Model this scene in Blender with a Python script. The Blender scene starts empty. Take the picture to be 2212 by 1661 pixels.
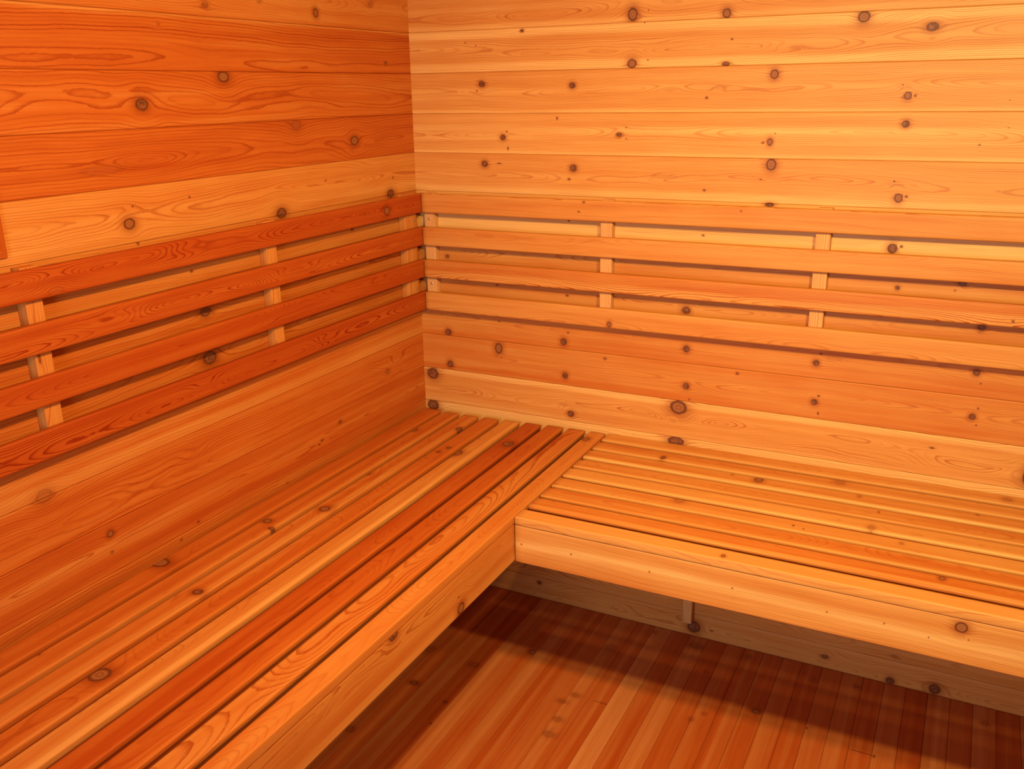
import bpy, math, random
import numpy as np
from mathutils import Matrix, Vector
S = bpy.context.scene
COL = S.collection

# ---------------------------------------------------------------- camera
cam = bpy.data.cameras.new('camera')
cam_ob = bpy.data.objects.new('camera', cam)
COL.objects.link(cam_ob)
yaw, pit, rol = -0.46838, -0.310256, -0.0161025
fw = Vector((math.sin(yaw)*math.cos(pit), math.cos(yaw)*math.cos(pit), math.sin(pit)))
rt = Vector((math.cos(yaw), -math.sin(yaw), 0))
up = rt.cross(fw)
r2 = rt*math.cos(rol) + up*math.sin(rol)
u2 = -rt*math.sin(rol) + up*math.cos(rol)
m = Matrix.Identity(4)
for i in range(3):
    m[i][0], m[i][1], m[i][2] = r2[i], u2[i], -fw[i]
m[0][3], m[1][3], m[2][3] = 1.78849, -2.80813, 1.85181
cam_ob.matrix_world = m
cam.sensor_width = 36.0
cam.lens = 1989.343/2212*36
cam.clip_start = 0.02
S.camera = cam_ob

# ---------------------------------------------------------------- light and exposure
S.view_settings.view_transform = 'Standard'
S.view_settings.look = 'None'
S.view_settings.gamma = 1
S.view_settings.use_curve_mapping = False
S.view_settings.exposure = 0.0
w = bpy.data.worlds.new('world'); S.world = w; w.use_nodes = True
w.node_tree.nodes['Background'].inputs[0].default_value = (0.55, 0.6, 0.7, 1)
w.node_tree.nodes['Background'].inputs[1].default_value = 0.6

RX, RY, RZ = 3.05, -3.7, 2.30          # room extents (corner seen in the photo is the origin)

# the sauna's overhead lamp
ld = bpy.data.lights.new('ceiling_lamp_light', 'SPOT')
ld.spot_size = math.radians(140); ld.spot_blend = 1.0
ld.energy = 150; ld.color = (1.0, 0.75, 0.29); ld.shadow_soft_size = 0.04
lo = bpy.data.objects.new('ceiling_lamp_light', ld); COL.objects.link(lo)
lo.location = (2.15, -1.85, 2.20)
lo.rotation_euler = (Vector((2.0, -0.1, 0.9))-Vector(lo.location)).to_track_quat('-Z', 'Y').to_euler()
lb = bpy.data.lights.new('corner_lamp_light', 'SPOT')
lb.spot_size = math.radians(150); lb.spot_blend = 1.0
lb.energy = 148; lb.color = (1.0, 0.55, 0.17); lb.shadow_soft_size = 0.06
lc = bpy.data.objects.new('corner_lamp_light', lb); COL.objects.link(lc)
lc.location = (1.45, -1.72, 2.26)
lc.rotation_euler = (Vector((0.1, -0.8, 0.8))-Vector(lc.location)).to_track_quat('-Z', 'Y').to_euler()
# daylight coming in through the open doorway behind the photographer
ad = bpy.data.lights.new('doorway_daylight', 'AREA')
ad.energy = 36; ad.color = (1.0, 0.92, 0.86); ad.shape = 'RECTANGLE'; ad.size = 0.75; ad.size_y = 1.3
ao = bpy.data.objects.new('doorway_daylight', ad); COL.objects.link(ao)
ao.location = (1.1, RY-0.25, 1.40)
ao.rotation_euler = (math.radians(90), 0, math.radians(0))

# knots: coordinates on each surface, half length, half height, kind
KN = {
 'WL': [(-1.175,1.831,0.0196,0.0147,0),(-0.897,1.894,0.0209,0.0146,1),(-1.259,1.563,0.0172,0.0136,1),(-1.243,1.602,0.0027,0.0021,2),(-1.242,1.514,0.0037,0.0029,2),(-0.934,2.065,0.0119,0.008,4),(-1.094,2.011,0.0043,0.0028,4),(-1.062,1.605,0.0031,0.0023,2),(-1.313,1.691,0.0651,0.0109,3),(-0.495,2.071,0.0116,0.0127,1),(-0.22,2.112,0.0115,0.0073,4),(-0.733,2.086,0.0081,0.0047,4),(-0.623,1.763,0.0216,0.0151,4),(-0.346,1.705,0.0205,0.0142,1),(-0.148,1.939,0.0083,0.0048,2),(-0.16,1.521,0.0208,0.0144,0),(-0.72,1.523,0.0219,0.0153,0),(-0.507,1.596,0.0038,0.0023,2),(-0.141,1.573,0.0047,0.0026,2),(-1.054,1.306,0.019,0.0131,0),(-1.058,1.181,0.025,0.0188,0),(-1.085,1.419,0.0045,0.0034,2),(-0.39,1.432,0.0075,0.0042,2),(-0.239,0.914,0.0129,0.0084,4),(-1.597,1.002,0.0219,0.0167,4),(-1.445,0.839,0.0096,0.0087,1),(-1.449,0.791,0.0041,0.0032,2),(-1.17,0.748,0.0044,0.0031,2),(-1.235,0.724,0.0042,0.003,2),(-0.526,0.821,0.0093,0.0056,2),(-0.625,0.791,0.007,0.0038,2),(-0.641,0.783,0.0049,0.0033,2),(-0.805,0.716,0.0037,0.0026,2)],
 'WB': [(0.792,2.059,0.0157,0.0196,1),(1.075,2.049,0.0126,0.0133,1),(0.423,2.028,0.0066,0.0042,0),(0.216,1.999,0.0023,0.0019,2),(0.255,1.989,0.0023,0.0019,2),(1.094,1.979,0.0036,0.0025,2),(0.793,1.92,0.0149,0.0134,1),(1.08,1.912,0.0118,0.006,0),(0.841,2.068,0.0019,0.0017,2),(0.83,2.034,0.0019,0.0017,2),(0.843,1.929,0.0024,0.0018,2),(0.274,1.869,0.0116,0.0098,0),(0.597,1.86,0.0106,0.0093,0),(0.255,1.848,0.0029,0.0025,2),(1.028,1.819,0.0042,0.0035,2),(0.545,1.761,0.0033,0.0038,2),(0.349,1.7,0.0104,0.009,0),(0.756,1.712,0.0093,0.0061,0),(0.363,1.719,0.0029,0.0025,2),(0.779,1.733,0.002,0.0019,2),(0.78,1.7,0.0026,0.0019,2),(0.367,1.665,0.0029,0.005,2),(0.278,1.613,0.0119,0.0103,0),(0.333,1.616,0.0082,0.002,2),(0.602,1.606,0.012,0.0108,0),(0.587,1.571,0.0049,0.0035,2),(1.034,1.55,0.0043,0.0033,2),(0.916,1.844,0.0299,0.004,3),(1.061,1.845,0.0207,0.0044,3),(0.906,1.587,0.0471,0.0052,3),(1.448,2.023,0.0167,0.015,1),(1.621,1.991,0.0158,0.0115,0),(1.221,1.881,0.0122,0.0135,1),(1.579,1.819,0.0101,0.0105,1),(1.598,1.819,0.0035,0.0036,2),(1.564,1.847,0.002,0.002,2),(1.582,1.745,0.0102,0.0098,0),(1.221,1.694,0.0085,0.0106,1),(1.201,1.692,0.0036,0.0035,2),(1.234,1.718,0.0018,0.0017,2),(1.769,1.692,0.0026,0.002,2),(1.229,1.63,0.0152,0.0178,1),(1.568,1.591,0.0036,0.0025,2),(1.584,1.546,0.0113,0.0128,1),(1.604,1.551,0.004,0.0038,2),(1.201,1.587,0.0027,0.0018,2),(1.232,1.514,0.0136,0.0064,0),(1.583,1.405,0.0135,0.0141,0),(1.606,1.412,0.0041,0.0039,2),(1.574,1.583,0.0241,0.0038,3),(1.826,1.805,0.0011,0.0012,2),(1.832,1.736,0.0011,0.0012,2),(1.569,1.842,0.0195,0.0056,3),(0.587,1.437,0.0042,0.0027,2),(1.037,1.413,0.0047,0.0031,2),(0.994,1.172,0.0136,0.012,0),(0.582,1.186,0.0055,0.0035,2),(0.316,1.201,0.0046,0.003,2),(0.569,1.023,0.0119,0.0125,0),(1.0,1.045,0.011,0.0112,0),(0.317,0.972,0.0148,0.0199,1),(0.575,0.902,0.0101,0.011,0),(1.005,0.92,0.01,0.0103,0),(0.721,0.98,0.0054,0.0041,2),(1.168,0.983,0.0047,0.0044,2),(0.585,1.057,0.0037,0.0029,2),(1.017,0.875,0.0028,0.0034,2),(0.326,0.939,0.0034,0.0019,2),(0.321,1.071,0.004,0.0024,2),(0.982,0.843,0.0292,0.0245,1),(0.597,0.764,0.0127,0.0112,0),(0.978,0.723,0.0296,0.0155,0),(0.767,1.19,0.0203,0.005,3),(0.967,0.794,0.0091,0.0053,3),(0.568,0.795,0.014,0.0043,3),(1.065,1.193,0.037,0.0075,3),(0.118,1.289,0.0083,0.0066,2),(0.111,1.011,0.012,0.012,0),(0.114,0.89,0.0122,0.013,0),(0.037,0.844,0.0242,0.0218,0),(0.033,0.719,0.0244,0.0223,0),(1.608,1.294,0.0062,0.0058,0),(1.773,1.319,0.0108,0.0056,0),(1.757,1.298,0.0025,0.0023,2),(1.836,1.2,0.0099,0.0095,0),(1.404,1.046,0.0097,0.0094,0),(1.416,1.076,0.0039,0.0026,2),(1.84,1.069,0.0096,0.0097,0),(1.854,1.038,0.0021,0.002,2),(1.409,0.921,0.0098,0.0091,0),(1.42,0.942,0.0039,0.0032,2),(1.423,0.886,0.0025,0.0043,2),(1.845,0.937,0.0089,0.009,0),(1.857,0.964,0.0025,0.003,2),(1.858,0.913,0.0025,0.002,2),(1.752,0.826,0.0071,0.0031,2),(1.455,1.064,0.0237,0.0062,3),(2.014,0.777,0.0205,0.0278,1),(0.471,0.066,0.009,0.0069,0),(1.071,0.037,0.0238,0.0236,0),(1.135,0.038,0.0065,0.0027,2),(0.774,0.033,0.0145,0.0045,3),(1.514,0.043,0.0111,0.0067,0),(1.72,0.012,0.0127,0.0132,0),(1.851,0.021,0.0172,0.0184,0),(1.724,0.103,0.0093,0.0055,4)],
 'BT': [(0.029,-1.339,0.0221,0.03,1),(0.226,-1.407,0.0122,0.0144,0),(0.285,-1.742,0.0240,0.024,1),(0.099,-1.747,0.0058,0.0103,2),(0.175,-1.787,0.0069,0.0119,2),(0.12,-1.036,0.0122,0.0126,1),(0.16,-1.067,0.0092,0.0099,2),(0.502,-1.48,0.0076,0.0094,1),(0.107,-0.253,0.0132,0.0111,1),(0.244,-0.175,0.0177,0.0119,2),(0.291,-0.394,0.0091,0.007,2),(0.303,-0.349,0.0096,0.0085,2),(0.349,-0.377,0.0238,0.02,1),(0.46,-0.236,0.0128,0.0099,1),(0.178,-0.644,0.0127,0.0128,0),(0.096,-0.781,0.0083,0.0078,4),(0.218,-0.905,0.0161,0.0166,1),(0.121,-1.035,0.011,0.011,1),(0.16,-1.068,0.0074,0.01,2),(0.339,-0.972,0.007,0.0067,4),(0.501,-1.485,0.0103,0.0142,1),(0.471,-0.236,0.0232,0.0174,0),(0.689,-0.086,0.0166,0.0123,1),(0.978,-0.137,0.0082,0.0128,0),(1.12,-0.426,0.0161,0.0193,4),(1.292,-0.187,0.011,0.0167,1),(0.743,-0.258,0.008,0.0069,2),(1.316,-0.702,0.0052,0.0075,1),(1.213,-0.18,0.0042,0.0072,4),(1.294,-0.187,0.0131,0.018,1),(1.393,-0.159,0.007,0.0119,1),(1.517,-0.104,0.015,0.0176,4),(1.582,-0.186,0.0064,0.0092,4),(1.636,-0.382,0.0094,0.0176,4),(1.636,-0.411,0.0219,0.0126,2),(1.445,-0.455,0.0031,0.0049,2),(1.716,-0.442,0.0054,0.0076,4),(1.819,-0.593,0.0073,0.0093,1),(1.889,-0.169,0.0045,0.0097,1),(1.964,-0.034,0.0133,0.0149,4),(1.643,-0.272,0.0031,0.0053,2),(1.473,-0.464,0.0023,0.0038,2)],
 'FL': [(-1.326,0.687,0.0168,0.0132,0),(-1.025,0.59,0.0181,0.0159,1),(-1.034,0.627,0.0048,0.0021,2),(-1.672,0.7,0.0017,0.0013,2)],
 'FB': [(1.871,0.667,0.0141,0.014,1),(1.579,0.631,0.0017,0.0021,2),(1.709,0.634,0.0017,0.002,2),(1.807,0.623,0.0016,0.002,2),(1.889,0.639,0.0015,0.0019,2),(0.754,0.632,0.0024,0.0024,2),(0.905,0.635,0.0023,0.0023,2),(1.129,0.634,0.0021,0.0023,2),(1.348,0.639,0.0019,0.0022,2)],
 'RL': [(-0.255,1.477,0.0163,0.0141,1),(-1.514,1.456,0.0221,0.0088,3)],
 'RB': [(0.748,1.113,0.0076,0.009,1),(0.655,1.505,0.004,0.0032,2),(0.638,1.474,0.0035,0.0027,2),(1.157,1.498,0.003,0.0024,2),(1.905,1.235,0.0036,0.0032,2)],
 'FO': [(0.271,-0.469,0.0182,0.0191,4),(0.45,-0.484,0.0137,0.017,4),(0.321,-0.655,0.0103,0.0144,1),(0.269,-0.934,0.0131,0.0178,4),(0.465,-0.697,0.0057,0.0078,2),(0.476,-0.806,0.0034,0.0034,2),(0.599,-0.332,0.0123,0.0136,1),(0.834,-0.192,0.0186,0.0238,4),(0.798,-0.534,0.0095,0.0156,4),(0.825,-0.488,0.0106,0.0158,4),(0.821,-0.621,0.0114,0.0172,4),(0.824,-0.695,0.013,0.0204,4),(1.098,-0.058,0.0162,0.0253,4),(1.169,-0.19,0.0069,0.0082,4),(1.19,-0.446,0.0093,0.0078,4),(1.22,-0.402,0.0083,0.0078,4),(0.94,-0.036,0.0103,0.0076,4),(0.484,-0.088,0.0113,0.0119,4),(1.362,-0.322,0.0108,0.0137,1),(1.496,-0.086,0.0111,0.0114,4),(1.997,-0.085,0.0109,0.0125,4),(1.275,-0.044,0.0113,0.0097,4),(1.626,-0.058,0.0094,0.0089,4),(1.517,-0.335,0.005,0.0029,2),(1.712,-0.379,0.0059,0.0034,2),(0.917,-0.489,0.0016,0.026,2),(1.681,-0.3775,0.0016,0.03,2)],
}

# ---------------------------------------------------------------- cedar material
def cedar(name, tint=(1, 1, 1), rough=0.48, ramp=None):
    mt = bpy.data.materials.new(name); mt.use_nodes = True
    nt = mt.node_tree; N = nt.nodes; Lk = nt.links
    bs = N['Principled BSDF']
    def A(n):
        a = N.new('ShaderNodeAttribute'); a.attribute_name = n; return a.outputs['Vector']
    def put(sock, v):
        if isinstance(v, bpy.types.NodeSocket): Lk.new(v, sock)
        else: sock.default_value = v
    def M(op, a, b=None, c=None, clamp=False):
        n = N.new('ShaderNodeMath'); n.operation = op; n.use_clamp = clamp
        put(n.inputs[0], a)
        if b is not None: put(n.inputs[1], b)
        if c is not None: put(n.inputs[2], c)
        return n.outputs[0]
    def sep(v):
        n = N.new('ShaderNodeSeparateXYZ'); Lk.new(v, n.inputs[0]); return n.outputs
    def comb(a, b, c):
        n = N.new('ShaderNodeCombineXYZ'); put(n.inputs[0], a); put(n.inputs[1], b); put(n.inputs[2], c); return n.outputs[0]
    def noise(v, scale=1.0, det=2.0, rough_=0.5):
        n = N.new('ShaderNodeTexNoise'); Lk.new(v, n.inputs['Vector']); n.inputs['Scale'].default_value = scale
        n.inputs['Detail'].default_value = det; n.inputs['Roughness'].default_value = rough_
        return n.outputs[0]
    def smooth(x, lo_, hi):
        n = N.new('ShaderNodeMapRange'); n.interpolation_type = 'SMOOTHSTEP'
        put(n.inputs[0], x); put(n.inputs[1], lo_); put(n.inputs[2], hi); n.inputs[3].default_value = 0; n.inputs[4].default_value = 1
        return n.outputs[0]
    def mix(f, a, b, typ='MIX'):
        n = N.new('ShaderNodeMix'); n.data_type = 'RGBA'; n.blend_type = typ
        put(n.inputs[0], f); put(n.inputs[6], a); put(n.inputs[7], b); return n.outputs[2]
    g = sep(A('g')); k = sep(A('k')); q = sep(A('q')); p = A('p'); ps = sep(p)
    def pv(su, sv):
        return comb(M('MULTIPLY', ps[0], su), M('MULTIPLY', ps[1], sv), M('MULTIPLY', ps[2], sv))
    nlow = noise(pv(3.0, 22.0), 1.0, 2.0)
    njag = noise(pv(38.0, 90.0), 1.0, 2.0, 0.6)
    F = M('ADD', g[0], M('MULTIPLY', M('SUBTRACT', nlow, 0.5), 0.9))
    F = M('ADD', F, M('MULTIPLY', M('SUBTRACT', njag, 0.5), 0.40))
    fr = M('FRACT', F); fl = M('FLOOR', F)
    wn = N.new('ShaderNodeTexWhiteNoise'); wn.noise_dimensions = '1D'; put(wn.inputs['W'], fl)
    ringrand = M('MULTIPLY_ADD', wn.outputs['Value'], 0.85, 0.15)
    up_ = smooth(fr, 0.38, 0.91); dn = smooth(fr, 0.93, 1.0)
    up_ = M('POWER', up_, 2.2)
    line = M('MULTIPLY', up_, M('SUBTRACT', 1.0, dn))
    line = M('MULTIPLY', line, ringrand)
    line = M('MULTIPLY', line, g[2], clamp=True)
    # broad colour streaks along the board
    st = noise(pv(0.9, 38.0), 1.0, 3.0, 0.55)
    tone = M('ADD', g[1], M('MULTIPLY', M('SUBTRACT', st, 0.5), 0.55))
    blot = noise(pv(5.0, 14.0), 1.0, 2.0)
    tone = M('ADD', tone, M('MULTIPLY', M('SUBTRACT', blot, 0.5), 0.18))
    cr = N.new('ShaderNodeValToRGB'); e = cr.color_ramp.elements
    rs = ramp or [(0.0, (0.45, 0.086, 0.011)), (0.25, (0.58, 0.175, 0.028)), (0.5, (0.68, 0.32, 0.085)), (0.75, (0.78, 0.44, 0.15)), (1.0, (0.86, 0.56, 0.22))]
    e[0].position = rs[0][0]; e[0].color = (*rs[0][1], 1); e[1].position = rs[-1][0]; e[1].color = (*rs[-1][1], 1)
    for po, c in rs[1:-1]:
        x = e.new(po); x.color = (*c, 1)
    put(cr.inputs[0], tone)
    c = cr.outputs[0]
    # growth rings
    c = mix(line, c, mix(1.0, c, (0.60, 0.30, 0.17, 1), 'MULTIPLY'))
    # fine fibre
    fib = noise(pv(7.0, 650.0), 1.0, 2.0, 0.6)
    fv = M('MULTIPLY_ADD', M('SUBTRACT', fib, 0.5), 0.42, 1.0)
    c = mix(1.0, c, comb(fv, M('POWER', fv, 1.3), M('POWER', fv, 1.5)), 'MULTIPLY')
    # knots
    kn = noise(pv(110.0, 110.0), 1.0, 3.0, 0.6)
    d0 = M('SQRT', M('ADD', M('MULTIPLY', k[0], k[0]), M('MULTIPLY', k[1], k[1])))
    d = M('ADD', d0, M('MULTIPLY', M('SUBTRACT', kn, 0.5), 0.30))
    core = M('SUBTRACT', 1.0, smooth(d, 0.88, 1.05))
    rim = smooth(d, 0.55, 0.86)
    krings = M('MULTIPLY_ADD', M('SINE', M('MULTIPLY', d, 16.0)), 0.28, 0.5)
    tan = mix(krings, (0.20, 0.072, 0.028, 1), (0.46, 0.19, 0.072, 1))
    drk = mix(smooth(kn, 0.35, 0.7), (0.13, 0.044, 0.020, 1), (0.34, 0.13, 0.06, 1))
    rimc = (0.14, 0.042, 0.017, 1)
    kc = mix(rim, mix(q[1], drk, tan), rimc)
    halo = M('MULTIPLY', M('POWER', M('SUBTRACT', 1.0, M('MULTIPLY', M('SUBTRACT', d, 0.9), 0.52), clamp=True), 2.0), q[2])
    c = mix(halo, c, mix(1.0, c, (0.48, 0.26, 0.17, 1), 'MULTIPLY'))
    c = mix(M('MULTIPLY', core, q[0]), c, kc)
    c = mix(1.0, c, (*tint, 1), 'MULTIPLY')
    put(bs.inputs['Base Color'], c)
    put(bs.inputs['Roughness'], M('MULTIPLY_ADD', fib, 0.18, rough-0.09))
    bs.inputs['IOR'].default_value = 1.42
    bs.inputs['Specular IOR Level'].default_value = 0.35
    bp = N.new('ShaderNodeBump'); bp.inputs['Strength'].default_value = 0.25; bp.inputs['Distance'].default_value = 0.0006
    hgt = M('ADD', M('MULTIPLY', fib, 0.5), M('MULTIPLY', line, -0.5))
    hgt = M('SUBTRACT', hgt, M('MULTIPLY', core, q[0]))
    put(bp.inputs['Height'], hgt); Lk.new(bp.outputs[0], bs.inputs['Normal'])
    return mt

CEDAR = cedar('cedar_boards', tint=(0.84, 0.80, 0.76))
CEDAR_FLOOR = cedar('cedar_floor', tint=(0.70, 0.50, 0.52), rough=0.42)
CLEAT = cedar('pale_cedar_strip', rough=0.6, ramp=[(0.0, (0.60, 0.32, 0.13)), (0.3, (0.66, 0.38, 0.155)), (0.6, (0.72, 0.45, 0.19)), (1.0, (0.78, 0.5, 0.22))])
steel = bpy.data.materials.new('screw_steel'); steel.use_nodes = True
_b = steel.node_tree.nodes['Principled BSDF']; _b.inputs['Base Color'].default_value = (0.55, 0.5, 0.42, 1); _b.inputs['Metallic'].default_value = 0.9; _b.inputs['Roughness'].default_value = 0.35
_n = steel.node_tree.nodes.new('ShaderNodeTexNoise'); _n.inputs['Scale'].default_value = 900
_r = steel.node_tree.nodes.new('ShaderNodeMapRange'); _r.inputs[3].default_value = 0.25; _r.inputs[4].default_value = 0.55
steel.node_tree.links.new(_n.outputs[0], _r.inputs[0]); steel.node_tree.links.new(_r.outputs[0], _b.inputs['Roughness'])

# ---------------------------------------------------------------- wood field
def n1(x, rs, oct=3):
    o = np.zeros_like(x); a = 1.0
    for i in range(oct):
        f = 1.0*(2.03**i)
        for _ in range(2):
            o += a*0.6*np.sin(x*f*(0.7+0.6*rs.rand())*2*math.pi + rs.rand()*6.283)
        a *= 0.5
    return o

KQ = {0: (0.95, 0.0, 0.75), 1: (0.95, 1.0, 0.75), 2: (0.85, 0.0, 0.45), 3: (0.16, 1.0, 0.10), 4: (0.26, 0.5, 0.40)}

class Wood:
    """collects board surfaces (vertex grids) that become one mesh"""
    def __init__(s):
        s.V = []; s.Fc = []; s.n = 0; s.loops = {'g': [], 'k': [], 'q': [], 'p': []}; s.smooth = []
    def board(s, us, prof, o, U, V, N, closed=True, tone=0.4, con=0.7, seed=0, knots=(), bands=(), spacing=0.0046,
              pith=None, amp=None, round_end=0.0, smooth=True, flat_v=False, humps=(), useed=None):
        rs = np.random.RandomState(seed*7+3)
        us = np.array(us, float); prof = np.array(prof, float)
        nn, mm = len(us), len(prof)
        uu = us[:, None]*np.ones((1, mm)); vv = np.ones((nn, 1))*prof[None, :, 0]; ww = np.ones((nn, 1))*prof[None, :, 1]
        W = prof[:, 0].max()-prof[:, 0].min(); T = prof[:, 1].max()-prof[:, 1].min()
        pos_u, pos_v, pos_w = uu.copy(), vv.copy(), ww.copy()
        if round_end and closed:
            vc_ = (prof[:, 0].max()+prof[:, 0].min())/2; wc_ = (prof[:, 1].max()+prof[:, 1].min())/2
            for end in (0, 1):
                rr = round_end
                for i, (du, e) in enumerate(((0.0, 1.0), (0.13, 0.5), (0.5, 0.13))):
                    idx = i if end == 0 else nn-1-i
                    pos_u[idx] = (us[0]+du*rr) if end == 0 else (us[-1]-du*rr)
                    pos_v[idx] = vc_ + (vv[idx]-vc_)*(1-2*e*rr/W)
                    pos_w[idx] = wc_ + (ww[idx]-wc_)*(1-2*e*rr/max(T, 1e-6))
                uu = pos_u
        # field
        h0, v0 = pith if pith else (0.018+0.05*rs.rand(), (rs.rand()-0.5)*W*0.7)
        A_ = amp if amp is not None else 0.010+0.012*rs.rand()
        ph = rs.rand()*10
        vq = vv.copy(); bump = np.zeros_like(vv)
        for (ku, kv, ru, rv, t) in knots:
            du = uu-ku; dv = vv-kv
            if t in (0, 1, 4):
                r = max(ru, rv)
                gq = np.exp(-(du/(2.6*r))**2-(dv/(2.4*r))**2)
                vq -= dv*gq*0.75
                bump += 2.2*min(1.5, r/0.012)*np.exp(-np.sqrt((du/(3.0*r))**2+(dv/(1.3*r))**2+0.02))
            elif t == 2:
                gq = np.exp(-(du/0.02)**2-(dv/0.006)**2)
                vq -= dv*gq*0.5
            elif t == 3:
                bump += 1.4*np.exp(-((du/(1.3*ru))**2+(dv/(1.6*rv))**2))
        for (hu, hv, hl, hw, ha) in humps:
            bump += ha*np.exp(-(((uu-hu)/hl)**2+((vv-hv)/hw)**2))
        vc = v0 + 0.010*n1(uu*0.55+ph, rs, 2) + 0.0012*n1(uu*3.1+ph, rs, 2)
        hc = h0 + A_*n1(uu*0.85+ph*2, rs, 3)
        F = np.sqrt((vq-vc)**2 + (ww-hc)**2)/spacing + bump + 40 + seed*3.7
        ton = np.full_like(F, tone)
        vmin = prof[:, 0].min()
        zf = 1-(vv-vmin)/W                      # 0 = +V edge, 1 = -V edge
        wob = 0.04*n1(uu*0.8+ph, rs, 2)
        for (a, b, st) in bands:
            ed = 0.05
            z_ = zf + (wob if (a > 0.02 and b < 0.98) else wob*0.5)
            mk = 1/(1+np.exp(-(z_-a)/ed*3))*1/(1+np.exp((z_-b)/ed*3)) if a > 0.001 and b < 0.999 else (1/(1+np.exp((z_-b)/ed*3)) if a <= 0.001 else 1/(1+np.exp(-(z_-a)/ed*3)))
            ton += st*mk
        cn = np.full_like(F, con)
        sd = (useed if useed is not None else seed)*13.37
        P = np.stack([uu+sd, vv+sd*0.31, ww], -1)
        o = np.array(o, float); U, V, N = (np.array(a, float) for a in (U, V, N))
        X = o + pos_u[..., None]*U + pos_v[..., None]*V + pos_w[..., None]*N
        ids = np.arange(nn*mm).reshape(nn, mm) + s.n
        jn = mm if closed else mm-1
        j0 = np.arange(jn); j1 = (j0+1) % mm
        i0 = np.arange(nn-1)
        def q4(a):
            return np.stack([a[i0][:, j0], a[i0+1][:, j0], a[i0+1][:, j1], a[i0][:, j1]], 2).reshape(-1, 4, *a.shape[2:])
        faces = q4(ids)
        dt_ = np.dot(np.cross(U, V), N); flip = dt_ > 0 if closed else dt_ < 0
        G = q4(np.stack([F, ton, cn], -1)); PP = q4(P)
        UVp = q4(np.stack([uu, vv], -1)); fc = UVp.mean(1)
        Kx = np.full((len(faces), 4), 50.0); Ky = Kx.copy(); Q = np.zeros((len(faces), 3)); best = np.full(len(faces), 1e9)
        for (ku, kv, ru, rv, t) in knots:
            rn = max(ru, rv)
            dd = np.hypot(fc[:, 0]-ku, fc[:, 1]-kv)/(rn+0.006)
            sel = dd < best
            best[sel] = dd[sel]
            Kx[sel] = (UVp[sel][:, :, 0]-ku)/ru; Ky[sel] = (UVp[sel][:, :, 1]-kv)/rv
            Q[sel] = KQ[t]
        K = np.stack([Kx, Ky, Kx*0], -1); Qc = np.repeat(Q[:, None, :], 4, 1)
        if flip:
            faces, G, PP, K, Qc = (a[:, ::-1] for a in (faces, G, PP, K, Qc))
        s.V.append(X.reshape(-1, 3)); s.Fc += [tuple(f) for f in faces.tolist()]
        s.smooth += [smooth]*len(faces)
        s.loops['g'].append(G.reshape(-1, 3)); s.loops['k'].append(K.reshape(-1, 3))
        s.loops['q'].append(Qc.reshape(-1, 3)); s.loops['p'].append(PP.reshape(-1, 3))
        if closed:
            for end in (0, nn-1):
                loop = list(range(mm))
                ring = X[end]; nxt = np.roll(ring, -1, 0)
                if np.dot(np.cross(ring, nxt).sum(0), U*(-1 if end == 0 else 1)) < 0: loop = loop[::-1]
                s.Fc.append(tuple(int(ids[end, j]) for j in loop)); s.smooth.append(False)
                s.loops['g'].append(np.stack([F[end, loop], ton[end, loop]-0.08, cn[end, loop]*0.5], -1))
                s.loops['k'].append(np.full((mm, 3), 50.0)); s.loops['q'].append(np.zeros((mm, 3)))
                s.loops['p'].append(P[end, loop])
        s.n += nn*mm
        return s
    def build(s, name, mat, parent=None, loc=(0, 0, 0)):
        V = np.concatenate(s.V)-np.array(loc)
        me = bpy.data.meshes.new(name)
        lt = [len(f) for f in s.Fc]; flat = [i for f in s.Fc for i in f]
        me.vertices.add(len(V)); me.vertices.foreach_set('co', V.astype(np.float32).ravel())
        me.loops.add(len(flat)); me.loops.foreach_set('vertex_index', flat)
        me.polygons.add(len(lt)); st = np.concatenate([[0], np.cumsum(lt)[:-1]])
        me.polygons.foreach_set('loop_start', st.astype(np.int32))
        me.update(calc_edges=True)
        me.polygons.foreach_set('use_smooth', s.smooth)
        for k_, L in s.loops.items():
            at = me.attributes.new(k_, 'FLOAT_VECTOR', 'CORNER')
            at.data.foreach_set('vector', np.concatenate(L).astype(np.float32).ravel())
        me.materials.append(mat); me.update(); me.validate()
        ob = bpy.data.objects.new(name, me); COL.objects.link(ob); ob.location = loc
        if parent:
            ob.parent = parent; ob.location = Vector(loc)-parent.location
        return ob

def empty(name, loc, label, cat, group=None):
    o = bpy.data.objects.new(name, None); COL.objects.link(o); o.location = loc; o.empty_display_size = 0.1
    o['label'] = label; o['category'] = cat
    if group: o['group'] = group
    return o

def steps(a, b, fine_to, fine=0.007, coarse=0.06):
    out = list(np.arange(a, min(b, fine_to), fine))
    x = out[-1]+fine if out else a
    while x < b-1e-6: out.append(x); x += coarse
    if b-out[-1] < 1e-4: out[-1] = b
    else: out.append(b)
    return out

def plank_prof(W, n, z0=None, gap=0.0013, groove=0.0035):
    h = W/2
    return ([(-h, -groove), (-h+gap*0.5, -groove*0.55), (-h+gap, -0.0007), (-h+gap+0.0016, 0)] +
            [(v, 0) for v in np.linspace(-h+gap+0.006, h-gap-0.006, n)] +
            [(h-gap-0.0016, 0), (h-gap, -0.0007), (h-gap*0.5, -groove*0.55), (h, -groove)])

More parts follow.
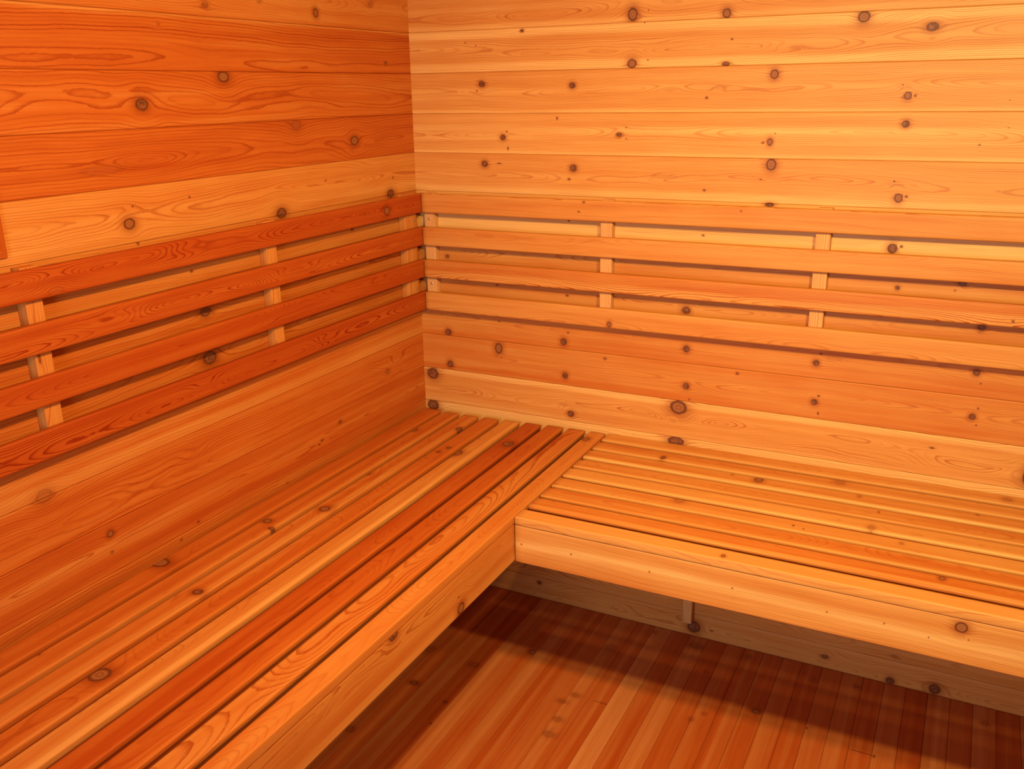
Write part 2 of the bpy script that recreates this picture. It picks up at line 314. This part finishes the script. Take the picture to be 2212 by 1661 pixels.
def rr_prof(W, T, r, ntop, nside=3, seg=4):
    """rounded rectangle, top face at w=0, bottom at w=-T"""
    h = W/2; P = []
    def arc(cv, cw, a0):
        for i in range(seg+1):
            a = a0 + math.pi/2*i/seg
            P.append((cv+r*math.cos(a), cw+r*math.sin(a)))
    arc(h-r, -r, 0.0)                                   # right top corner: going from side to top
    P += [(v, 0) for v in np.linspace(h-r, -h+r, ntop)[1:-1]]
    arc(-h+r, -r, math.pi/2)
    P += [(-h, w_) for w_ in np.linspace(-r, -T+r, nside)[1:-1]]
    arc(-h+r, -T+r, math.pi)
    P += [(v, -T) for v in np.linspace(-h+r, h-r, 4)[1:-1]]
    arc(h-r, -T+r, 1.5*math.pi)
    P += [(h, w_) for w_ in np.linspace(-T+r, -r, nside)[1:-1]]
    return P

def slat_prof(W, T, r, ntop, lip=.0095, ins=.0045):  # lip and undercut are invented to darken the gaps between slats
    """slat cross-section: rounded top edges with an added lip, undercut below it to shade the gaps"""
    h = W/2; P = []
    def arc(cv, cw, a0, n=4):
        for i in range(n+1):
            a = a0 + math.pi/2*i/n
            P.append((cv+r*math.cos(a), cw+r*math.sin(a)))
    arc(h-r, -r, 0.0)
    P += [(v, 0) for v in np.linspace(h-r, -h+r, ntop)[1:-1]]
    arc(-h+r, -r, math.pi/2)
    P += [(-h, -lip+.0007), (-h+.0004, -lip-.0001), (-h+.0011, -lip-.0005), (-h+ins-.0007, -lip-.0009), (-h+ins-.0001, -lip-.0016),
          (-h+ins, -T+.001), (-h+ins+.001, -T)]
    P += [(v, -T) for v in np.linspace(-h+ins+.004, h-ins-.004, 4)]
    P += [(h-ins-.001, -T), (h-ins, -T+.001), (h-ins+.0001, -lip-.0016), (h-ins+.0007, -lip-.0009), (h-.0011, -lip-.0005), (h-.0004, -lip-.0001), (h, -lip+.0007)]
    return P

def pick(key, mk, W, vfun):
    """knots of a surface that fall on one board: mk maps world (a,b) to board (u,v)"""
    out = []
    for (a, b, ru, rv, t) in KN[key]:
        u, v = mk(a, b)
        if abs(v) < W/2 + rv*0.55:
            out.append((u, v, ru, rv, t))
    return out

# ---------------------------------------------------------------- walls
Z0, P = 2.03669, 0.13
BACK = {  # plank: tone, contrast, pith(h0,v0), amp, colour bands (fraction from the top edge)
 -1: (0.55, .7, None, None, []),
 0: (0.53, .8, (.020, -.02), .012, [(.88, 1, .25)]),
 1: (0.57, .85, (.016, -.004), .010, [(0, .20, .45), (.80, 1, .42)]),
 2: (0.57, .65, (.014, .004), .010, [(.93, 1, .4), (.40, .50, .14)]),
 3: (0.63, .6, (.013, .004), .010, [(.93, 1, .35), (.30, .45, .2), (.62, .68, .2)]),
 4: (0.57, .65, (.014, .0), .010, [(.84, 1, .38)]),
 5: (0.68, .6, (.02, .01), .008, [(.55, 1, .25), (0, .1, .1)]),
 6: (0.45, .6, (.013, 0.0), .010, [(.2, .4, .1)]),
 7: (0.42, .6, (.013, .0), .010, []),
 8: (0.40, .7, (.013, .012), .010, [(.86, 1, -.08)]),
 9: (0.40, .6, (.013, .01), .010, [(.8, 1, -.06)]),
 10: (0.55, .9, (.012, .0), .012, [(0, .16, .42), (.9, 1, .2)]),
 11: (0.79, .7, (.03, .02), .01, [(0, .6, .15)]),
 12: (0.58, .7, None, None, []), 13: (0.40, .7, None, None, []), 14: (0.40, .7, None, None, []),
 15: (0.53, .7, (.04, -.02), .01, []),
 16: (0.59, .8, (.014, -.012), .012, []),
}
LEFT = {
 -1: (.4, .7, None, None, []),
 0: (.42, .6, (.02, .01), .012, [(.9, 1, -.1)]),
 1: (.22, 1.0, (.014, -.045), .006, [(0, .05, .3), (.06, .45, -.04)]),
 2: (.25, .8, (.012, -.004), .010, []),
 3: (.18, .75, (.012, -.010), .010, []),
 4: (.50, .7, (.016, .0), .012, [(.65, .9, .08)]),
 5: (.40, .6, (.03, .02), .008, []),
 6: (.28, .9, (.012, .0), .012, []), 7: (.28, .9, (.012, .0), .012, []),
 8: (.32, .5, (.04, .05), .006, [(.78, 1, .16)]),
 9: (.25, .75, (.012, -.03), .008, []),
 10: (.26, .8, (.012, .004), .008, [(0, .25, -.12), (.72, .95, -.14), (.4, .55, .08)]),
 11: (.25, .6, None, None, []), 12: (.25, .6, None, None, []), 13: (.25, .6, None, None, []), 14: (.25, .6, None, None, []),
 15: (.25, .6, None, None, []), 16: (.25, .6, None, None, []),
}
# hand-placed cathedral swirls (u, height, half length, half height, rings)
HUMP = {
 'WB': [(.45, 1.955, .10, .012, -2), (.86, 1.972, .12, .014, 2.5), (1.25, 1.955, .10, .012, 2), (1.9, 1.95, .1, .012, 2),
        (.46, .925-.0, .0, .0, 0), (.62, .80, .16, .03, 3.5), (1.0, .79, .12, .03, 4.5), (1.55, .79, .22, .022, 3.5), (1.98, .80, .10, .03, 4),
        (.55, .05, .14, .03, 5), (.9, .045, .12, .02, 4), (1.6, .05, .16, .025, 4)],
 'WL': [(.95, 1.935, .25, .03, 3), (.6, 1.83, .3, .022, 2.5), (1.4, 1.84, .2, .02, 2), (.55, 1.68, .15, .025, 3), (1.2, 1.70, .12, .03, -3),
        (.25, 1.62, .2, .02, 3), (1.3, .92, .14, .035, 3.5), (.18, .93, .12, .03, 5), (1.15, .93, .06, .03, 3), (1.7, .9, .2, .02, 3), (.75, .79, .3, .012, 3)],
}
def backing(W, o, U, V, N, L, H):
    """solid wall behind the boards"""
    oo = np.array(o, float)+np.array(V, float)*H/2-np.array(N, float)*.0034
    W.board([-.05, L/2, L+.05], rr_prof(H+.06, .03, .002, 3, 3, 2), oo, U, V, N, tone=.3, con=.2, seed=90, smooth=False)

def build_wall(name, spec, key, axis):
    W = Wood()
    for i, (tone, con, pith, amp, bands) in spec.items():
        z1 = Z0-P*(i-1); z0 = max(Z0-P*i, 0.0); z1 = min(z1, RZ)
        zc = (z0+z1)/2; wd = z1-z0
        vis = 0 <= i <= 11 or i >= 15 and axis == 'back'
        n = 24 if vis else 5
        fine = 0.006 if vis else 0.05
        if axis == 'back':
            us = steps(0, RX, 2.3 if vis else 0, fine)
            kn = pick(key, lambda a, b: (a, b-zc), wd, None)
            hp = [(h[0], h[1]-zc, h[2], h[3], h[4]) for h in HUMP[key] if abs(h[1]-zc) < wd/2 and h[2] > 0]
            W.board(us, plank_prof(wd, n), (0, 0, zc), (1, 0, 0), (0, 0, 1), (0, -1, 0), closed=False, tone=tone, con=con, seed=100+i,
                    knots=kn, bands=bands, pith=pith, amp=amp, smooth=False, humps=hp, spacing=0.0047)
        else:
            us = steps(0, -RY, 2.2 if vis else 0, fine)
            kn = pick(key, lambda a, b: (-a, b-zc), wd, None)
            hp = [(h[0], h[1]-zc, h[2], h[3], h[4]) for h in HUMP[key] if abs(h[1]-zc) < wd/2 and h[2] > 0]
            W.board(us, plank_prof(wd, n), (0, 0, zc), (0, -1, 0), (0, 0, 1), (1, 0, 0), closed=False, tone=tone, con=con, seed=200+i,
                    knots=kn, bands=bands, pith=pith, amp=amp, smooth=False, humps=hp, spacing=0.0056 if i in (0, 4, 5, 10) else 0.0078)
    backing(W, (0, 0, -.02), (1, 0, 0) if axis == 'back' else (0, -1, 0), (0, 0, 1), (0, -1, 0) if axis == 'back' else (1, 0, 0), RX if axis == 'back' else -RY, RZ+.02)
    o = W.build(name, CEDAR); o['kind'] = 'structure'
    return o
build_wall('wall_back', BACK, 'WB', 'back')
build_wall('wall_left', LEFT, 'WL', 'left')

def plain_wall(name, o, U, V, N, L, segs, seed, cut=None):
    """unseen walls and ceiling: the same boards, coarsely divided"""
    W = Wood(); n = int(math.ceil(segs/P))
    for i in range(n):
        a, b = i*P, min((i+1)*P, segs); c = (a+b)/2
        oo = np.array(o, float)+np.array(V, float)*c
        runs = [(0, L)]
        if cut and b <= cut[2]+1e-3: runs = [(0, cut[0]), (cut[1], L)]
        for r0, r1 in runs:
            W.board(np.linspace(r0, r1, 14), plank_prof(b-a, 4), oo, U, V, N, closed=False, tone=.3+.2*((i*37) % 10)/10, con=.6, seed=seed+i, smooth=False)
    ob = W.build(name, CEDAR); ob['kind'] = 'structure'; return ob
plain_wall('wall_right', (RX, 0, 0), (0, -1, 0), (0, 0, 1), (-1, 0, 0), -RY, RZ, 300)
plain_wall('wall_front', (0, RY, 0), (1, 0, 0), (0, 0, 1), (0, 1, 0), RX, RZ, 330, cut=(.7, 1.5, 2.08))
plain_wall('ceiling', (0, 0, RZ), (1, 0, 0), (0, -1, 0), (0, 0, -1), RX, -RY, 360)

# floor boards run towards the camera
W = Wood(); fp = 0.0645; x = 0.0285-fp; i = 0
ftone = [.30, .42, .22, .34, .5, .28, .38, .24, .46, .33, .55, .27, .36, .5, .30, .62, .34, .45, .25, .4, .3]
while x < RX:
    a, b = max(x, 0), min(x+fp, RX)
    if b-a > 0.004:
        c = (a+b)/2; vis = .1 < c < 2.4
        kn = pick('FO', lambda p_, q_: (-q_, -(p_-c)), b-a, None)
        bd = [(0, .2, .12)] if i % 3 == 0 else ([(.6, 1, -.12)] if i % 3 == 1 else [(.35, .6, .16)])
        W.board(steps(0, -RY, 1.5 if vis else 0, .012), plank_prof(b-a, 9 if vis else 3, gap=0.0010, groove=.003), (c, 0, 0), (0, -1, 0), (-1, 0, 0), (0, 0, 1), closed=False,
                tone=ftone[i % 21]-.02, con=.55, seed=400+i, knots=kn, bands=bd, spacing=.0034, pith=(.05, .15), amp=.004, smooth=False)
    x += fp; i += 1
backing(W, (0, 0, 0), (1, 0, 0), (0, -1, 0), (0, 0, 1), RX, -RY)
fo = W.build('floor', CEDAR_FLOOR); fo['kind'] = 'structure'

# ---------------------------------------------------------------- left bench
ZT = 0.715
bl = empty('slatted_bench', (0.36, -1.7, 0), 'long slatted cedar bench against the left wall, its deep orange slats running towards the viewer', 'bench')
LT = [(.18, .5, []), (.24, .6, [(.8, 1, .1)]), (.30, .8, [(.7, .95, .12)]), (.24, .7, []), (.42, .7, [(.78, .96, .3)]), (.06, .7, []), (.14, .7, [(.85, 1, .1)]), (.34, .9, []), (.40, .35, [])]
LLEN = 3.3
for i, (tn, cn, bd) in enumerate(LT):
    x0 = 0.020+0.0818*i; wd = 0.0635
    last = i == 8
    if last: x0, wd = 0.674, 0.0575
    xc = x0+wd/2
    y0 = [.028, .034, .034, .031, .026, .019, .012, .008, .008][i]
    kn = [(u-y0, v, ru, rv, t) for (u, v, ru, rv, t) in pick('BT', lambda a, b: (-b, -(a-xc)) if a < .735 else (0, 9), wd, None)]
    us = steps(0, LLEN, 2.1, .007)
    o = Wood().board(us, (rr_prof(wd, .026, .0035, 13, 4) if last else slat_prof(wd, .032, .0048, 13, lip=.0155 if i < 5 else .0125)), (xc, -y0, ZT), (0, -1, 0), (-1, 0, 0), (0, 0, 1), tone=tn, con=cn*(.65 if i < 7 else 1), seed=500+i, knots=kn,
                     bands=bd, round_end=.005, spacing=[.0040, .0052, .0060, .0048, .0034][i % 5]).build('front_board' if last else 'slat', CEDAR, bl, loc=(xc, -y0, ZT))
    if i == 5: o['label'] = 'darker red slat'
    if i == 4: o['label'] = 'paler orange slat'

def slab(us, o, U, V, N, w, t, r=.003, nt=16, mat=None, name='board', parent=None, loc=None, **kw):
    """one rounded board as an object; o is the centre of its visible face at u = 0"""
    kw.setdefault('round_end', min(r, .004))
    return Wood().board(us, rr_prof(w, t, r, nt, 3, 3), o, U, V, N, **kw).build(name, mat or CEDAR, parent, loc=loc or o)

def tagp(o, label): o['label'] = label; return o
YN, XP, ZP = (0, -1, 0), (1, 0, 0), (0, 0, 1)
f_lo, f_hi = .573, ZT-.0265
fz, fwid = (f_lo+f_hi)/2, f_hi-f_lo
kn = pick('FL', lambda a, b: (-a-.006, b-fz), fwid, None)
slab(steps(0, 3.3, 2.0, .007), (.730, -.006, fz), YN, ZP, XP, fwid, .022, name='fascia', parent=bl, tone=.42, con=.85, seed=520, knots=kn,
     pith=(.013, .034), amp=.012, spacing=.0048, nt=24, bands=[(.8, 1, .12)], humps=[(.98, .012, .10, .02, 3), (1.5, .03, .12, .018, 3)])
def joist(parent, o, U, V, N, L, w=.085, t=.036, nm='joist', **kw):
    return slab(np.linspace(0, L, 12), o, U, V, N, w, t, name=nm, parent=parent, tone=.4, con=.5, nt=5, **kw)
for k, y in enumerate((-.09, -.80, -1.52, -2.24, -3.0)):
    joist(bl, (.012, y, .638), XP, ZP, YN, .690, seed=530+k)
for k, y in enumerate((-1.20, -2.30)):                        # wall struts that carry the bench
    slab(np.linspace(.067, .60, 10), (.038, y, 0), ZP, YN, XP, .036, .036, name='strut', parent=bl, loc=(.038, y, .067), tone=.5, con=.5, seed=540+k, mat=CLEAT, nt=5)

# ---------------------------------------------------------------- right bench
br = empty('slatted_bench', (1.9, -.36, 0), 'brighter slatted cedar bench along the back wall, with a pale knotted fascia', 'bench')
fr_ = [-.067, -.152, -.234, -.317, -.398, -.482, -.562, -.643]
RT = [(.50, .6, [(.75, 1, .15)]), (.44, .6, [(.75, 1, .2)]), (.42, .6, [(.78, 1, .45)]), (.42, .8, [(.85, 1, .1)]), (.58, .6, [(.80, 1, .22)]), (.48, .7, [(.85, 1, .12)]), (.36, .9, [(.88, 1, .12)]), (.34, .6, [(.72, .95, .25)])]
RL_ = RX-.012-.738
for i, (tn, cn, bd) in enumerate(RT):
    yc = fr_[i]+.0318
    kn = pick('BT', lambda a, b: (a-.738, b-yc) if a > .735 else (0, 9), .0635, None)
    o = Wood().board(steps(0, RL_, 1.5, .007), slat_prof(.0645, .032, .0042, 13), (.738, yc, ZT), XP, (0, 1, 0), ZP, tone=tn, con=cn*.5, seed=550+i, knots=kn,
                     bands=bd, round_end=.005, spacing=[.0040, .0052, .0060, .0048, .0034][i % 5]).build('slat', CEDAR, br, loc=(.738, yc, ZT))
    if i == 2: o['label'] = 'slat with a pale yellow front edge'
yc = -.6945
kn = pick('BT', lambda a, b: (a-.733, b-yc) if a > .735 else (0, 9), .055, None)
slab(steps(0, RX-.745, 1.5, .007), (.7335, yc, ZT), XP, (0, 1, 0), ZP, .055, .026, r=.0035, nt=13, name='front_board', parent=br, tone=.60, con=.45, seed=560, knots=kn, spacing=.0045, pith=(.05, .2), amp=.004)
kn = pick('FB', lambda a, b: (a-.7335, b-fz), fwid, None)
tagp(slab(steps(0, RX-.745, 1.5, .007), (.7335, -.720, fz), XP, ZP, YN, fwid, .022, name='fascia', parent=br, tone=.60, con=.8, seed=561, knots=kn,
     pith=(.03, -.25), amp=.004, spacing=.0046, nt=22, bands=[(.40, .58, .35), (.1, .28, -.10), (.8, 1, -.12)]), 'pale straight-grained fascia')
for k, x_ in enumerate((.80, 1.36, 2.2, 2.9)):
    joist(br, (x_, -.012, .638), (0, -1, 0), ZP, XP, .682, seed=570+k)
for k, x_ in enumerate((1.054, 2.40)):
    slab(np.linspace(.067, .60, 10), (x_, -.038, 0), ZP, XP, YN, .033, .036, name='strut', parent=br, loc=(x_, -.038, .067), tone=.5, con=.6, seed=580+k, mat=CLEAT, nt=7)

# ---------------------------------------------------------------- backrests
RZC = [(1.4785, .066), (1.3635, .065), (1.249, .064), (1.132, .066)]
def screw(parent, pos, nrm):
    """small cross-head screw: a dished disc with two crossed slots"""
    V, F = [], []; nrm = Vector(nrm); a = nrm.orthogonal().normalized(); b = nrm.cross(a)
    rings = [(.0048, -.002), (.0048, .0003), (.0040, .0009), (.0018, .0012)]
    for r, h in rings:
        for i in range(16):
            t = 2*math.pi*i/16; V.append(a*math.cos(t)*r+b*math.sin(t)*r+nrm*h)
    for k in range(3):
        for i in range(16):
            j = (i+1) % 16; F.append((k*16+i, k*16+j, k*16+16+j, k*16+16+i))
    # cross recess
    n0 = len(V); cr = [(.0018, .0005), (.0005, .0005), (.0005, .0018), (-.0005, .0018), (-.0005, .0005), (-.0018, .0005), (-.0018, -.0005), (-.0005, -.0005), (-.0005, -.0018), (.0005, -.0018), (.0005, -.0005), (.0018, -.0005)]
    for x_, y_ in cr: V.append(a*x_+b*y_-nrm*.0006)
    F.append(tuple(range(n0, n0+12)))
    me = bpy.data.meshes.new('screw'); me.from_pydata([tuple(v) for v in V], [], F); me.materials.append(steel)
    o = bpy.data.objects.new('screw', me); COL.objects.link(o); o.parent = parent
    o.location = Vector(pos)-parent.location-parent.parent.location; return o

def cleat(parent, side, c, wd, seed, kn=(), z0=1.094, z1=1.514, dp=.0285):
    if side == 'back':
        o, V, N = (c, -dp, 0), XP, YN
    else:
        o, V, N = (dp, c, 0), YN, XP
    return slab(np.linspace(z0, z1, 60), o, ZP, V, N, wd, dp-.0005, r=.0015, name='cleat', parent=parent, loc=(o[0], o[1], z0), tone=.12 if side == 'back' else .46, con=.7, seed=seed, mat=CLEAT if side == 'back' else CEDAR, nt=9, knots=kn,
                spacing=.0035, pith=(.05, .03), amp=.01)
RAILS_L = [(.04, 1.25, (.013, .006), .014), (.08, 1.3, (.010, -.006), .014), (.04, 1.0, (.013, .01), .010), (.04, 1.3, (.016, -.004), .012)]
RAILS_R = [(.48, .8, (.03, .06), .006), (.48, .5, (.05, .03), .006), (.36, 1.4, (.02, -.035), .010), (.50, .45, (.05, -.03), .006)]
kl = empty('backrest', (.02, -1.7, 1.3), 'dark reddish four-rail wooden backrest mounted on the left wall', 'backrest')
kr = empty('backrest', (1.5, -.02, 1.3), 'lighter orange four-rail wooden backrest mounted on the back wall', 'backrest')
for i, (z, h) in enumerate(RZC):
    tn, cn, pi_, am = RAILS_L[i]
    kn = pick('RL', lambda a, b: (-a-.018, b-z), h, None)
    hp = [[(1.50, 0, .06, .02, 5), (1.15, .01, .10, .015, 4)], [(1.35, 0, .10, .015, 5), (.7, 0, .12, .012, 4), (.13, .01, .05, .015, 4)], [(.3, .01, .06, .01, 3), (.85, -.0, .08, .01, 3)], [(1.1, 0, .09, .015, 5), (.62, .0, .07, .012, 3)]][i]
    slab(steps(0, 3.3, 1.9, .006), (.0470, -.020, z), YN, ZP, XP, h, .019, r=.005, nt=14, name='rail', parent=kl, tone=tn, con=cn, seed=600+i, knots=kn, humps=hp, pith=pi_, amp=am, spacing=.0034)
    tn, cn, pi_, am = RAILS_R[i]
    kn = pick('RB', lambda a, b: (a-.0455, b-z), h, None)
    o = slab(steps(0, RX-.06, 2.1, .006), (.0488, -.0470, z), XP, ZP, YN, h, .019, r=.005, nt=14, name='rail', parent=kr, tone=tn, con=cn, seed=620+i, knots=kn, pith=pi_, amp=am,
             spacing=.0030 if i != 2 else .0042, bands=[(.55, .95, .2)] if i == 2 else ())
    if i == 2: o['label'] = 'strongly striped rail'
for k, (c, wd) in enumerate(((-.087, .070), (-.808, .040), (-1.558, .041), (-2.31, .040), (-3.05, .04))):
    o = cleat(kl, 'left', c, wd, 640+k, kn=[(1.318, .011, .012, .0028, 2)] if k == 2 else ())
    if k == 0:
        for zz in (1.42, 1.18): screw(o, (.0288, -.068, zz), XP)
for k, (c, wd) in enumerate(((.067, .040), (.729, .040), (1.396, .041), (2.06, .04), (2.73, .04))):
    o = cleat(kr, 'back', c, wd, 660+k)
    if k == 0:
        for zz in (1.423, 1.193): screw(o, (.067, -.0288, zz), YN)

# ---------------------------------------------------------------- mitred frame on the left wall
fy0, fy1, fz0, fz1 = -1.583, -1.98, 1.536, 1.90
fe = empty('wooden_frame', (.0, (fy0+fy1)/2, fz0), 'corner of a reddish mitred wooden frame on the left wall above the backrest', 'frame')
def strip(nm, pts_out, pts_in, th=.016, seed=0):
    """mitred moulding: four corner points seen from the front, sloping to the wall at its outer edge"""
    me = bpy.data.meshes.new(nm); bm_v = []
    for (y, z), t in ((pts_out[0], .006), (pts_out[1], .006), (pts_in[1], th), (pts_in[0], th)):
        bm_v += [(0.0005, y, z), (t, y, z)]
    F = [(1, 3, 5, 7), (0, 1, 7, 6), (2, 4, 5, 3), (0, 2, 3, 1), (6, 7, 5, 4), (0, 6, 4, 2)]
    c = Vector((0, (fy0+fy1)/2, fz0))
    me.from_pydata([tuple(Vector(v)-c) for v in bm_v], [], F)
    n = sum(len(f) for f in F); hor = abs(pts_out[0][1]-pts_out[1][1]) < 1e-6
    dat = {'g': [], 'k': [], 'q': [], 'p': []}
    for f in F:
        for i_ in f:
            v = bm_v[i_]; u_, v_ = (v[1], v[2]) if hor else (v[2], v[1])
            dat['g'].append((v_*260, .12 if not hor else .16, .6)); dat['k'].append((50, 50, 0)); dat['q'].append((0, 0, 0)); dat['p'].append((u_+seed, v_, v[0]))
    for k_, L in dat.items():
        at = me.attributes.new(k_, 'FLOAT_VECTOR', 'CORNER'); at.data.foreach_set('vector', np.array(L, np.float32).ravel())
    me.materials.append(CEDAR); ob = bpy.data.objects.new(nm, me); COL.objects.link(ob); ob.parent = fe
    return ob
w_ = .045
O = [(fy0, fz0), (fy0, fz1), (fy1, fz1), (fy1, fz0)]
I = [(fy0-w_, fz0+w_), (fy0-w_, fz1-w_), (fy1+w_, fz1-w_), (fy1+w_, fz0+w_)]
for k in range(4):
    j = (k+1) % 4
    strip('moulding', (O[k], O[j]), (I[k], I[j]), seed=9+k)
W = Wood().board(np.linspace(0, fz1-fz0-2*w_+.01, 12), rr_prof(abs(fy0-fy1)-2*w_+.01, .008, .001, 8), (.009, (fy0+fy1)/2, fz0+w_-.005), ZP, YN, XP, tone=.3, con=.7, seed=700)
W.build('panel', CEDAR, fe, loc=(.009, (fy0+fy1)/2, fz0+w_))

bpy.context.view_layer.update()
